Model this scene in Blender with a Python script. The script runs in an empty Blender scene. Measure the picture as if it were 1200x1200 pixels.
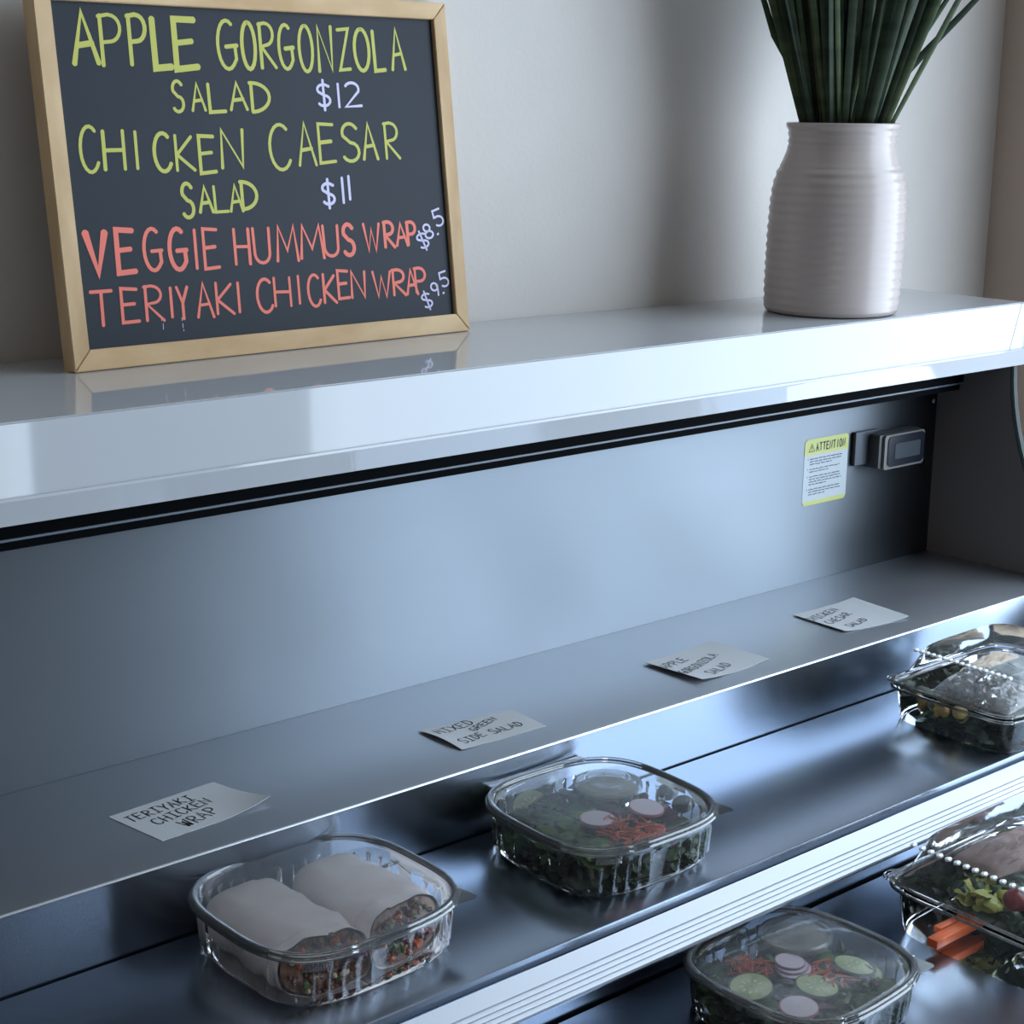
import bpy, bmesh, math, random
from mathutils import Vector, Matrix, noise
PI = math.pi
scn = bpy.context.scene
C = scn.collection
H0 = 1.48                      # camera height above the floor

# ------------------------------------------------------------------ camera
VX = Vector((0.76618219, 0.14734273, -0.62550378))
VY = Vector((-0.64255148, 0.19021635, -0.74225692))
VZ = Vector((0.00961488, 0.97062241, 0.24041566))
F = 1931.58
cam = bpy.data.cameras.new('camera')
cam.sensor_width = 36; cam.lens = F / 1200 * 36
cam.clip_start = 0.02; cam.clip_end = 100
co = bpy.data.objects.new('camera', cam); C.objects.link(co)
m = Matrix((VX, VY, VZ)).to_4x4(); m.translation = (0, 0, H0)
co.matrix_world = m
scn.camera = co

def ray(x, y):
    r = Vector((x - 600, 600 - y, -F))
    return Vector((VX.dot(r), VY.dot(r), VZ.dot(r)))
CAM = Vector((0, 0, H0))
def on_z(x, y, z):             # point of the level z seen at a pixel
    r = ray(x, y); return CAM + r * ((z - H0) / r.z)
def on_y(x, y, Y):
    r = ray(x, y); return CAM + r * (Y / r.y)

# ------------------------------------------------------------------ world, lights, exposure
scn.view_settings.view_transform = 'Standard'
scn.view_settings.look = 'None'
scn.view_settings.exposure = 0.0
scn.view_settings.gamma = 1.0
scn.view_settings.use_curve_mapping = False
w = bpy.data.worlds.new('daylight'); scn.world = w; w.use_nodes = True
bg = w.node_tree.nodes['Background']
bg.inputs[0].default_value = (0.55, 0.72, 1.0, 1); bg.inputs[1].default_value = 1.0

def area(name, loc, rot, sx, sy, power, col, spread=PI):
    l = bpy.data.lights.new(name, 'AREA'); l.shape = 'RECTANGLE'; l.size = sx; l.size_y = sy
    l.energy = power; l.color = col; l.spread = spread
    o = bpy.data.objects.new(name, l); C.objects.link(o); o.location = loc; o.rotation_euler = rot
    return o
DAY = (0.72, 0.86, 1.0)
RX = 2.02                       # right wall
# daylight through the shop windows: one in the right wall, one in the front wall
area('window_daylight', (RX + 0.03, 0.08, 1.42), (0, PI/2, 0), 2.6, 1.92, 80, DAY)
area('window_daylight', (RX + 0.03, -2.55, 1.42), (0, PI/2, 0), 2.6, 0.5, 20, DAY)
area('unseen_overhead_light', (-1.0, -1.2, 2.85), (0, 0, 0), 0.6, 0.6, 7, (1.0, 0.86, 0.7))  # unseen weak warm light overhead, no lamp modelled

# ------------------------------------------------------------------ helpers
def lin(c):
    return tuple(((v/255)/12.92 if v/255 <= 0.04045 else ((v/255+0.055)/1.055)**2.4) for v in c) + (1,)

def mat(name, rgb, rough=0.5, metal=0.0, spec=0.5, nscale=0, namt=0.0, bump=0.0, stretch=(1,1,1), coat=0.0, aniso=0, rvar=0.0, bscale=None):
    """Principled material with noise-broken colour, roughness and relief."""
    m = bpy.data.materials.new(name); m.use_nodes = True
    nt = m.node_tree; b = nt.nodes['Principled BSDF']
    b.inputs['Base Color'].default_value = lin(rgb)
    b.inputs['Roughness'].default_value = rough
    b.inputs['Metallic'].default_value = metal
    b.inputs['Specular IOR Level'].default_value = spec
    b.inputs['Coat Weight'].default_value = coat
    b.inputs['Coat Roughness'].default_value = 0.06
    if aniso:                                  # grain runs along X: highlights smear across it
        b.inputs['Anisotropic'].default_value = aniso; b.inputs['Anisotropic Rotation'].default_value = 0.25
        cx = nt.nodes.new('ShaderNodeCombineXYZ'); cx.inputs[0].default_value = 1
        nt.links.new(cx.outputs[0], b.inputs['Tangent'])
    if nscale:
        tc = nt.nodes.new('ShaderNodeTexCoord'); mp = nt.nodes.new('ShaderNodeMapping')
        mp.inputs['Scale'].default_value = stretch
        nt.links.new(tc.outputs['Object'], mp.inputs[0])
        n = nt.nodes.new('ShaderNodeTexNoise'); n.inputs['Scale'].default_value = nscale
        n.inputs['Detail'].default_value = 4
        nt.links.new(mp.outputs[0], n.inputs['Vector'])
        if namt:
            mx = nt.nodes.new('ShaderNodeMix'); mx.data_type = 'RGBA'
            a = lin(rgb); k = 1 - namt
            mx.inputs['A'].default_value = (a[0]*k, a[1]*k, a[2]*k, 1)
            mx.inputs['B'].default_value = (min(1, a[0]*(1+namt)), min(1, a[1]*(1+namt)), min(1, a[2]*(1+namt)), 1)
            nt.links.new(n.outputs['Fac'], mx.inputs['Factor'])
            nt.links.new(mx.outputs['Result'], b.inputs['Base Color'])
        if rvar:
            mr = nt.nodes.new('ShaderNodeMapRange')
            mr.inputs['To Min'].default_value = max(0.02, rough-rvar); mr.inputs['To Max'].default_value = rough+rvar
            nt.links.new(n.outputs['Fac'], mr.inputs['Value']); nt.links.new(mr.outputs[0], b.inputs['Roughness'])
        if bump:
            bn = n
            if bscale:
                bn = nt.nodes.new('ShaderNodeTexNoise'); bn.inputs['Scale'].default_value = bscale
                nt.links.new(tc.outputs['Object'], bn.inputs['Vector'])
            bp = nt.nodes.new('ShaderNodeBump'); bp.inputs['Strength'].default_value = bump
            bp.inputs['Distance'].default_value = 0.002
            nt.links.new(bn.outputs['Fac'], bp.inputs['Height']); nt.links.new(bp.outputs[0], b.inputs['Normal'])
    return m

def mat_two(name, c1, c2, scale, rough=0.5, lo=0.4, hi=0.6, stretch=(1,1,1), bump=0.2, kind='NOISE', spec=0.5):
    m = bpy.data.materials.new(name); m.use_nodes = True
    nt = m.node_tree; b = nt.nodes['Principled BSDF']; b.inputs['Roughness'].default_value = rough
    b.inputs['Specular IOR Level'].default_value = spec
    tc = nt.nodes.new('ShaderNodeTexCoord'); mp = nt.nodes.new('ShaderNodeMapping'); mp.inputs['Scale'].default_value = stretch
    nt.links.new(tc.outputs['Object'], mp.inputs[0])
    n = nt.nodes.new('ShaderNodeTexNoise'); n.inputs['Scale'].default_value = scale; n.inputs['Detail'].default_value = 5
    nt.links.new(mp.outputs[0], n.inputs['Vector'])
    r = nt.nodes.new('ShaderNodeValToRGB'); r.color_ramp.elements[0].position = lo; r.color_ramp.elements[1].position = hi
    r.color_ramp.elements[0].color = lin(c1); r.color_ramp.elements[1].color = lin(c2)
    nt.links.new(n.outputs['Fac'], r.inputs[0]); nt.links.new(r.outputs[0], b.inputs['Base Color'])
    if bump:
        bp = nt.nodes.new('ShaderNodeBump'); bp.inputs['Strength'].default_value = bump; bp.inputs['Distance'].default_value = 0.001
        nt.links.new(n.outputs['Fac'], bp.inputs['Height']); nt.links.new(bp.outputs[0], b.inputs['Normal'])
    return m

def mat_clear(name, tint=(0.93, 0.95, 0.96), refl=1.0, haze=0.05, rough=0.04, wav=0.0, ior=1.5):
    """Thin clear plastic: see-through sheet with a fresnel gloss and slight haze."""
    m = bpy.data.materials.new(name); m.use_nodes = True
    nt = m.node_tree; nt.nodes.clear()
    out = nt.nodes.new('ShaderNodeOutputMaterial')
    tr = nt.nodes.new('ShaderNodeBsdfTransparent'); tr.inputs[0].default_value = (*tint, 1)
    gl = nt.nodes.new('ShaderNodeBsdfGlossy'); gl.inputs['Roughness'].default_value = rough
    gl.inputs['Color'].default_value = (refl, refl, refl, 1)
    df = nt.nodes.new('ShaderNodeBsdfDiffuse'); df.inputs[0].default_value = (0.8, 0.85, 0.88, 1)
    fr = nt.nodes.new('ShaderNodeFresnel'); fr.inputs['IOR'].default_value = ior
    if wav:
        tc = nt.nodes.new('ShaderNodeTexCoord'); n = nt.nodes.new('ShaderNodeTexNoise'); n.inputs['Scale'].default_value = 35
        bp = nt.nodes.new('ShaderNodeBump'); bp.inputs['Strength'].default_value = wav; bp.inputs['Distance'].default_value = 0.002
        nt.links.new(tc.outputs['Object'], n.inputs['Vector']); nt.links.new(n.outputs['Fac'], bp.inputs['Height'])
        nt.links.new(bp.outputs[0], gl.inputs['Normal']); nt.links.new(bp.outputs[0], fr.inputs['Normal'])
    m1 = nt.nodes.new('ShaderNodeMixShader'); m1.inputs[0].default_value = haze
    m2 = nt.nodes.new('ShaderNodeMixShader')
    nt.links.new(tr.outputs[0], m1.inputs[1]); nt.links.new(df.outputs[0], m1.inputs[2])
    nt.links.new(fr.outputs[0], m2.inputs[0]); nt.links.new(m1.outputs[0], m2.inputs[1]); nt.links.new(gl.outputs[0], m2.inputs[2])
    nt.links.new(m2.outputs[0], out.inputs[0])
    return m

def wloc(o):
    v = Vector((0, 0, 0))
    while o is not None: v += o.location; o = o.parent
    return v

def obj(name, bm, material, parent=None, base=None, smooth=False):
    """Link a bmesh given in world coordinates as ONE object, origin at base or at its parent."""
    me = bpy.data.meshes.new(name)
    org = Vector(base) if base is not None else (wloc(parent) if parent else Vector((0, 0, 0)))
    bmesh.ops.translate(bm, verts=bm.verts, vec=-org)
    bmesh.ops.recalc_face_normals(bm, faces=bm.faces)
    bm.to_mesh(me); bm.free()
    for p in me.polygons: p.use_smooth = bool(smooth)
    if smooth:
        try: me.set_sharp_from_angle(angle=math.radians(smooth if smooth is not True else 40))
        except Exception: pass
    me.materials.append(material)
    o = bpy.data.objects.new(name, me); C.objects.link(o)
    if parent: o.parent = parent; o.location = org - wloc(parent)
    else: o.location = org
    return o

def thing(name, label, cat, loc, group=None):
    o = bpy.data.objects.new(name, None); C.objects.link(o); o.location = loc
    o.empty_display_size = 0.02
    o['label'] = label; o['category'] = cat
    if group: o['group'] = group
    return o
def tag(o, label, cat, group=None):
    o['label'] = label; o['category'] = cat
    if group: o['group'] = group
    return o
def struct(name, bm, m, smooth=False):
    o = obj(name, bm, m, smooth=smooth); o['kind'] = 'structure'; return o

def box(bm, lo, hi, bevel=0.0, M=None):
    r = bmesh.ops.create_cube(bm, size=1.0); vs = r['verts']
    for v in vs:
        v.co = Vector(((lo[i]+hi[i])/2 + v.co[i]*(hi[i]-lo[i])) for i in range(3))
    if bevel:
        es = list({e for v in vs for e in v.link_edges})
        rb = bmesh.ops.bevel(bm, geom=es, offset=bevel, segments=2, affect='EDGES', profile=0.5)
        vs = list({v for f in rb['faces'] for v in f.verts} | {v for v in vs if v.is_valid})
    if M is not None:
        for v in vs: v.co = M @ v.co
    return bm
def newbox(lo, hi, bevel=0.0, M=None): return box(bmesh.new(), lo, hi, bevel, M)

def extrude_x(bm, prof, x0, x1, closed=True):
    """Profile of (y, z) points swept along X."""
    a = [bm.verts.new((x0, y, z)) for y, z in prof]; b = [bm.verts.new((x1, y, z)) for y, z in prof]
    n = len(prof)
    for i in range(n if closed else n-1):
        j = (i+1) % n; bm.faces.new((a[i], a[j], b[j], b[i]))
    if closed:
        bm.faces.new(a[::-1]); bm.faces.new(b)
    return bm
def prism_z(bm, pts, z0, z1):
    a = [bm.verts.new((p[0], p[1], z0)) for p in pts]; b = [bm.verts.new((p[0], p[1], z1)) for p in pts]
    n = len(pts)
    for i in range(n): bm.faces.new((a[i], a[(i+1) % n], b[(i+1) % n], b[i]))
    bm.faces.new(a[::-1]); bm.faces.new(b); return bm
def lathe(bm, prof, cx, cy, cz, seg=64, shear=(0, 0), cap0=True, cap1=False):
    rings = []
    for r, z in prof:
        rings.append([bm.verts.new((cx + r*math.cos(2*PI*i/seg) + shear[0]*z, cy + r*math.sin(2*PI*i/seg) + shear[1]*z, cz+z)) for i in range(seg)])
    for a, b in zip(rings, rings[1:]):
        for i in range(seg): bm.faces.new((a[i], a[(i+1) % seg], b[(i+1) % seg], b[i]))
    if cap0: bm.faces.new(rings[0][::-1])
    if cap1: bm.faces.new(rings[-1])
    return bm
def tube(bm, pts, r, seg=8):
    pts = [Vector(p) for p in pts]; rings = []
    for i, p in enumerate(pts):
        d = (pts[min(i+1, len(pts)-1)] - pts[max(i-1, 0)]).normalized()
        s = d.cross(Vector((0, 0, 1)))
        if s.length < 1e-3: s = d.cross(Vector((1, 0, 0)))
        s.normalize(); t = d.cross(s)
        rr = r[i] if isinstance(r, (list, tuple)) else r
        rings.append([bm.verts.new(p + s*math.cos(2*PI*k/seg)*rr + t*math.sin(2*PI*k/seg)*rr) for k in range(seg)])
    for a, b in zip(rings, rings[1:]):
        for k in range(seg): bm.faces.new((a[k], a[(k+1) % seg], b[(k+1) % seg], b[k]))
    bm.faces.new(rings[0][::-1]); bm.faces.new(rings[-1]); return bm

# ------------------------------------------------------------------ materials
M_wall = mat('painted_plaster', (212, 206, 200), 0.75, spec=0.25, nscale=14, namt=0.04, bump=0.12, bscale=180)
M_wall_r = mat('warm_painted_plaster', (186, 168, 154), 0.8, spec=0.2, nscale=14, namt=0.04, bump=0.1, bscale=180)
M_dim = mat('bounce_cutting_dark_wall', (96, 84, 76), 0.8, nscale=14, namt=.04)  # unseen walls, toned dark to cut the light they bounce
M_floor = mat('floor_tile', (186, 184, 180), 0.3, nscale=3, namt=0.12)
M_ceil = mat('ceiling_paint', (150, 146, 140), 0.9)
M_white = mat('white_gloss_enamel', (190, 193, 197), 0.04, spec=0.6, nscale=9, namt=0.015, bump=0.02)
M_steel = mat('brushed_stainless_dimmed', (112, 118, 124), 0.44, metal=1.0, aniso=0.85, nscale=5, namt=0.04, rvar=0.05, stretch=(0.7, 1, 3))  # base colour lowered to dim the panel's window reflections
M_steel_d = mat('satin_stainless_deck', (150, 160, 174), 0.23, metal=1.0, aniso=0.4, nscale=4, namt=0.05, rvar=0.06, stretch=(1, 2, 1))  # same steel, blue of the reflected daylight put into the base colour
M_ledge = mat('stainless_ledge_lightened', (206, 210, 216), 0.34, metal=1.0, aniso=0.5, nscale=5, namt=0.04, rvar=0.05, stretch=(0.7, 1, 3))  # same steel, base colour raised for the brighter reflections on the ledge
M_black = mat('black_rubber', (5, 7, 10), 0.85, spec=0.08)
M_end = mat('dark_brown_plastic', (112, 106, 104), 0.6, spec=0.25, nscale=6, namt=0.05)
M_greenedge = mat('dark_green_gasket', (58, 70, 70), 0.4)
M_alu = mat('satin_aluminium_rail', (198, 203, 211), 0.38, metal=0.1)
M_slate = mat('chalkboard_slate', (36, 42, 50), 0.55, spec=0.25, nscale=10, namt=0.08)
M_wood = mat_two('pale_pine', (196, 160, 116), (222, 192, 148), 26, 0.55, 0.35, 0.7, stretch=(0.35, 1, 1), bump=0.15, spec=0.3)
M_wood_v = mat_two('pale_pine_upright', (190, 156, 114), (218, 188, 146), 26, 0.55, 0.35, 0.7, stretch=(1, 1, 0.3), bump=0.15, spec=0.3)
M_yellow = mat('yellow_green_marker', (190, 188, 84), 0.6)
M_orange = mat('coral_marker', (236, 118, 98), 0.6)
M_lilac = mat('pale_lilac_marker', (206, 200, 230), 0.6)
M_ink = mat('black_ink', (22, 22, 30), 0.5)
M_card = mat('grey_card', (196, 198, 200), 0.7, nscale=30, namt=0.03)
M_vase = mat('glazed_ceramic', (184, 172, 167), 0.22, spec=0.4, nscale=7, namt=0.03, bump=0.05)
M_clear = mat_clear('clear_plastic', (.985, .99, .99), 1, .03, ior=1.42)
M_lid = mat_clear('clear_lid_plastic', (0.99, 0.993, 0.997), 1.0, 0.08, 0.08, wav=0.25, ior=1.32)
M_rim = mat_clear('clear_rim_plastic', (0.96, 0.97, 0.98), 1.0, 0.09, 0.05, ior=1.9)

# ------------------------------------------------------------------ the room
def wall_y(x): return 1.409 - 0.0475*(x - 0.5886) + 0.024
bm = bmesh.new(); prism_z(bm, [(-2.6, wall_y(-2.6)), (RX+0.15, wall_y(RX+0.15)), (RX+0.15, 1.62), (-2.6, 1.72)], 0, 2.9); struct('wall_back', bm, M_wall)
YW = -3.4
bm = newbox((RX, 1.05, 0), (RX+0.12, wall_y(RX)+0.02, 2.9))
for z0, z1 in ((0, 0.12), (2.74, 2.9)):
    box(bm, (RX, -0.89, z0), (RX+0.12, 1.05, z1)); box(bm, (RX, -2.8, z0), (RX+0.12, -2.3, z1))
box(bm, (RX, -2.3, 0), (RX+0.12, -0.89, 2.9)); box(bm, (RX, YW-.12, 0), (RX+0.12, -2.8, 2.9)); struct('wall_right', bm, M_wall_r)
bm = newbox((-2.6, YW-.12, 0), (RX, YW, 2.9)); struct('wall_front', bm, M_dim)
struct('wall_left', newbox((-2.6, YW, 0), (-2.5, 1.6, 2.9)), M_dim)
struct('floor', newbox((-2.6, YW-.12, -0.1), (RX+0.12, 1.72, 0)), M_floor)
struct('ceiling', newbox((-2.6, YW-.12, 2.9), (RX+0.12, 1.72, 3.0)), M_ceil)
M_frame = mat('window_frame_paint', (90, 92, 96), 0.5)
for nm, ya, yb in (('window_1', -0.89, 1.05), ('window_2', -2.8, -2.3)):
    bm = bmesh.new()
    for z0, z1 in ((0.12, 0.16), (2.70, 2.74)): box(bm, (RX, ya, z0), (RX+0.05, yb, z1))
    for y0 in (ya, yb-.04): box(bm, (RX, y0, 0.16), (RX+0.05, y0+.04, 2.70))
    struct(nm, bm, M_frame)
# ------------------------------------------------------------------ display case
ZT = H0 - 0.2322; ZL = H0 - 0.5751; ZD = H0 - 0.6404; Z2 = H0 - 0.7308
XL, XR = -0.15, 1.80
case = thing('display_case', 'stainless steel refrigerated display case with glossy white top shelf and two food tiers', 'display case', (0.8, 0.95, 0))
# countertop: body follows the wall behind; front face, mitred end cap and lower lip
def pbox(pts_bottom, pts_top): pass
YF = 1.1535
bm = bmesh.new()
prism_z(bm, [(XL, YF+0.0015), (1.803, YF+0.0015), (1.803, wall_y(1.803)-0.001), (XL, wall_y(XL)-0.001)], ZT-0.060, ZT)
bmesh.ops.bevel(bm, geom=[e for e in bm.edges if all(abs(v.co.z-ZT) < 1e-6 for v in e.verts)], offset=0.0015, segments=2, affect='EDGES')
obj('countertop', bm, M_white, case, smooth=30)
bm = bmesh.new()
prof = [(XL, ZT-0.001), (1.7885, ZT-0.001), (1.7700, ZT-0.0565), (XL, ZT-0.0565)]
a = [bm.verts.new((x, YF-0.001, z)) for x, z in prof]; b = [bm.verts.new((x, YF+0.0012, z)) for x, z in prof]
for i in range(4): bm.faces.new((a[i], a[(i+1) % 4], b[(i+1) % 4], b[i]))
bm.faces.new(a); bm.faces.new(b[::-1])
obj('front_fascia', bm, M_white, case)
bm = bmesh.new()
prof = [(1.7898, ZT-0.001), (1.835, ZT-0.001), (1.835, ZT-0.0565), (1.7713, ZT-0.0565)]
a = [bm.verts.new((x, YF-0.001, z)) for x, z in prof]; b = [bm.verts.new((x, YF+0.0012, z)) for x, z in prof]
for i in range(4): bm.faces.new((a[i], a[(i+1) % 4], b[(i+1) % 4], b[i]))
bm.faces.new(a); bm.faces.new(b[::-1])
obj('end_cap', bm, M_white, case)
bm = bmesh.new()
extrude_x(bm, [(YF-0.0035, ZT-0.0565), (YF-0.0045, ZT-0.0585), (YF-0.0035, ZT-0.0605), (YF+0.004, ZT-0.079), (YF+0.02, ZT-0.079), (YF+0.02, ZT-0.0565)], XL, 1.835)
obj('lower_lip', bm, M_white, case, smooth=25)
# underside and black gaskets
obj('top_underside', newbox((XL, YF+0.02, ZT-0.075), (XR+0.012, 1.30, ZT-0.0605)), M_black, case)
bm = newbox((XL, 1.235, H0-0.3425), (XR, 1.2735, ZT-0.0755), 0.001); obj('gasket', bm, M_black, case)
obj('gasket', newbox((XL, 1.240, H0-0.3535), (XR, 1.2725, H0-0.3452), 0.001), M_black, case)
obj('trim_wire', newbox((XL, 1.236, H0-0.3450), (XR, 1.2735, H0-0.3430)), mat('grey_trim', (110, 122, 135), 0.4), case)
# back panel, ledge with front edge and riser (one folded sheet, steel tones split for the light), decks
obj('back_panel', newbox((XL, 1.2735, ZL-0.01), (XR, 1.281, H0-0.335)), M_steel, case)
YL = 1.069
bm = bmesh.new()
extrude_x(bm, [(1.2730, ZL), (YL+0.002, ZL), (YL+0.0006, ZL-0.0006), (YL, ZL-0.0015), (YL+0.0003, ZL-0.0020), (YL+0.0045, ZL-0.0020), (YL+0.0045, ZL-0.004), (1.2730, ZL-0.004)], XL, XR)
obj('ledge', bm, M_ledge, case, smooth=50)
obj('riser', newbox((XL, YL+0.0002, ZD-0.004), (XR, YL+0.004, ZL-0.0021)), M_steel_d, case)
YE = 0.8719
bm = bmesh.new()
extrude_x(bm, [(YL-0.0025, ZD), (YE+0.002, ZD), (YE+0.0004, ZD-0.0006), (YE, ZD-0.0025), (YE, ZD-0.010), (YE+0.003, ZD-0.010), (YE+0.003, ZD-0.004), (YL-0.0025, ZD-0.004)], XL, XR)
obj('upper_deck', bm, M_steel_d, case, smooth=50)
obj('deck_joint', newbox((XL, YL-0.004, ZD-0.012), (XR, YL+0.008, ZD-0.0045)), M_black, case)
# ribbed price rail on the deck front: smooth band, then ridges
a0 = Vector((0.8675, H0-0.6480)); a1 = Vector((0.8400, H0-0.6665))
d = (a1-a0); nrm = Vector((-(-d.y), -d.x)); nrm = Vector((d.y, -d.x)).normalized()
if nrm.y < 0: nrm = -nrm
pts = [a0 - nrm*0.004, a0 + nrm*0.0005]
pts.append(a0 + d*0.44 + nrm*0.0012)
k0 = 0.46
for i in range(4):
    s = k0 + i*0.135
    pts += [a0+d*s - nrm*0.0006, a0+d*(s+0.018) - nrm*0.0006, a0+d*(s+0.028)+nrm*0.0009, a0+d*(s+0.07)+nrm*0.0011, a0+d*(s+0.126)+nrm*0.0009]
pts += [a1 - nrm*0.004]
extr = [(p.x, p.y) for p in pts]
bm = bmesh.new(); extrude_x(bm, extr, XL, XR)
obj('price_rail', bm, M_alu, case, smooth=25)
obj('rail_backing', newbox((XL, 0.846, H0-0.674), (XR, YE-0.0005, H0-0.6655)), M_steel_d, case)
# riser behind the lower tier, the lower deck and the case body
obj('riser', newbox((XL, 0.902, Z2-0.01), (XR, 0.906, ZD-0.011)), M_steel_d, case)
obj('lower_deck', newbox((XL, 0.50, Z2-0.006), (XR, 0.8985, Z2), 0.0008), M_steel_d, case)
obj('deck_joint', newbox((XL, 0.8980, Z2-0.012), (XR, 0.9020, Z2-0.002)), M_black, case)
obj('body', newbox((XL, 0.52, 0.09), (XR+0.015, 1.30, Z2-0.013), 0.004), M_white, case)
for x in (XL+0.06, XR-0.06):
    for y in (0.58, 1.22):
        bm = bmesh.new(); lathe(bm, [(0.022, 0), (0.022, 0.01), (0.014, 0.02), (0.014, 0.09)], x, y, 0, 16); obj('foot', bm, M_black, case)
# end walls with a curved front edge
def curve_y(z):
    dd = (H0-0.30) - z
    return 1.168 - 1.55*max(0, dd)**2
def end_wall(x0, x1):
    zs = [H0-0.312 - 0.42*i/16 for i in range(17)]
    prof = [(1.285, zs[0])] + [(curve_y(z), z) for z in zs] + [(0.54, Z2-0.013), (1.285, Z2-0.013)]
    bm = bmesh.new(); extrude_x(bm, prof, x0, x1); return bm
for s, (x0, x1) in enumerate(((XR, XR+0.014), (XL-0.014, XL))):
    e = obj('end_wall', end_wall(x0, x1), M_end, case, smooth=20)
    bm = bmesh.new()
    tube(bm, [((x0+x1)/2 - (0.004 if s == 0 else -0.004), curve_y(z)-0.002, z) for z in [H0-0.313 - 0.41*i/24 for i in range(25)]], 0.004, 8)
    obj('edge_seal', bm, M_greenedge, case, smooth=40)
bm = bmesh.new(); lathe(bm, [(0.003, 0), (0.003, 0.0008), (0.0015, 0.0014)], 0, 0, 0, 12, cap1=True)
for v in bm.verts: v.co = Vector((1.635+v.co.x, 1.2735-v.co.z, H0-0.4125+v.co.y))
obj('screw', bm, M_alu, case)
bm = bmesh.new(); lathe(bm, [(0.0028, 0), (0.0028, 0.0008), (0.0015, 0.0014)], 0, 0, 0, 12, cap1=True)
for v in bm.verts: v.co = Vector((1.792+v.co.x, 1.2735-v.co.z, H0-0.372+v.co.y))
obj('screw', bm, M_alu, case)

# ------------------------------------------------------------------ stroke lettering
def arc(cx, cy, rx, ry, a0, a1, n=12):
    return [(cx+rx*math.cos(math.radians(a0+(a1-a0)*i/n)), cy+ry*math.sin(math.radians(a0+(a1-a0)*i/n))) for i in range(n+1)]
GL = {
 'A': [[(0, 0), (.42, 1), (1, 0)], [(.16, .36), (.8, .40)]],
 'C': [arc(.55, .5, .52, .5, 50, 325, 16)],
 'D': [[(.1, 1), (.1, 0)], [(0, 1)] + arc(.1, .5, .85, .5, 85, -85, 12) + [(.08, 0)]],
 'E': [[(.95, .97), (.05, 1), (.05, 0), (1, .04)], [(.05, .52), (.8, .55)]],
 'G': [arc(.52, .5, .5, .5, 55, 340, 16)[:-2] + [(.95, .2), (.92, .46)], [(.42, .46), (1.05, .48)]],
 'H': [[(.06, 1), (.06, 0)], [(.92, 1), (.92, 0)], [(.06, .5), (.92, .5)]],
 'I': [[(.5, 1), (.5, 0)]],
 'J': [[(.7, 1), (.7, .2)] + arc(.4, .2, .3, .2, 0, -170, 6)],
 'K': [[(.06, 1), (.06, 0)], [(.9, .95), (.1, .45), (1, 0)]],
 'L': [[(.05, 1), (.08, .02), (1, .04)]],
 'M': [[(0, 0), (.12, 1), (.5, .3), (.85, 1), (1, 0)]],
 'N': [[(0, 0), (.06, 1), (.92, .03), (1, 1)]],
 'O': [arc(.5, .5, .5, .5, 90, 450, 20)],
 'P': [[(.1, 1), (.12, 0)], [(0, .97), (.45, 1)] + arc(.5, .73, .45, .26, 70, -90, 8) + [(.12, .46)]],
 'R': [[(.1, 1), (.1, 0)], [(0, .97), (.4, 1)] + arc(.45, .75, .45, .24, 70, -90, 8) + [(.15, .48), (1, 0)]],
 'S': [[(.92, .86)] + arc(.5, .76, .42, .24, 50, 200, 9) + [(.5, .5)] + arc(.5, .25, .48, .25, 60, -150, 9)],
 'T': [[(0, .97), (1, 1)], [(.5, .98), (.5, 0)]],
 'U': [[(.02, 1), (.05, .3)] + arc(.5, .28, .45, .28, 190, 350, 10) + [(.97, 1)]],
 'V': [[(0, 1), (.55, 0), (1, 1)]],
 'W': [[(0, 1), (.26, 0), (.48, .8), (.72, 0), (1, 1)]],
 'X': [[(0, 1), (1, 0)], [(1, 1), (0, 0)]],
 'Y': [[(0, 1), (.5, .5)], [(1, 1), (.5, .5), (.5, 0)]],
 'Z': [[(0, .98), (1, 1), (.05, 0), (1, .02)]],
 '$': [[(.9, .82)] + arc(.5, .72, .4, .18, 40, 210, 8) + [(.5, .5)] + arc(.5, .29, .42, .2, 60, -150, 8), [(.5, 1.08), (.52, -.08)]],
 '1': [[(.5, 1), (.5, 0)]],
 '2': [arc(.45, .72, .42, .28, 150, -20, 8) + [(.05, .0), (1, .03)]],
 '5': [[(.9, 1), (.2, 1), (.1, .58)] + arc(.42, .3, .45, .3, 110, -140, 10)],
 '8': [arc(.5, .74, .34, .25, -90, 270, 12), arc(.5, .25, .42, .25, 90, 450, 12)],
 '9': [arc(.45, .7, .38, .28, 20, 380, 12) + [(.75, .4), (.6, 0)]],
 '.': [[(.3, .02), (.5, .06)]],
 '#I': [[(.5, 1), (.5, 0)], [(.05, 1), (.95, 1)], [(.05, 0), (.95, 0)]],
}
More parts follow.
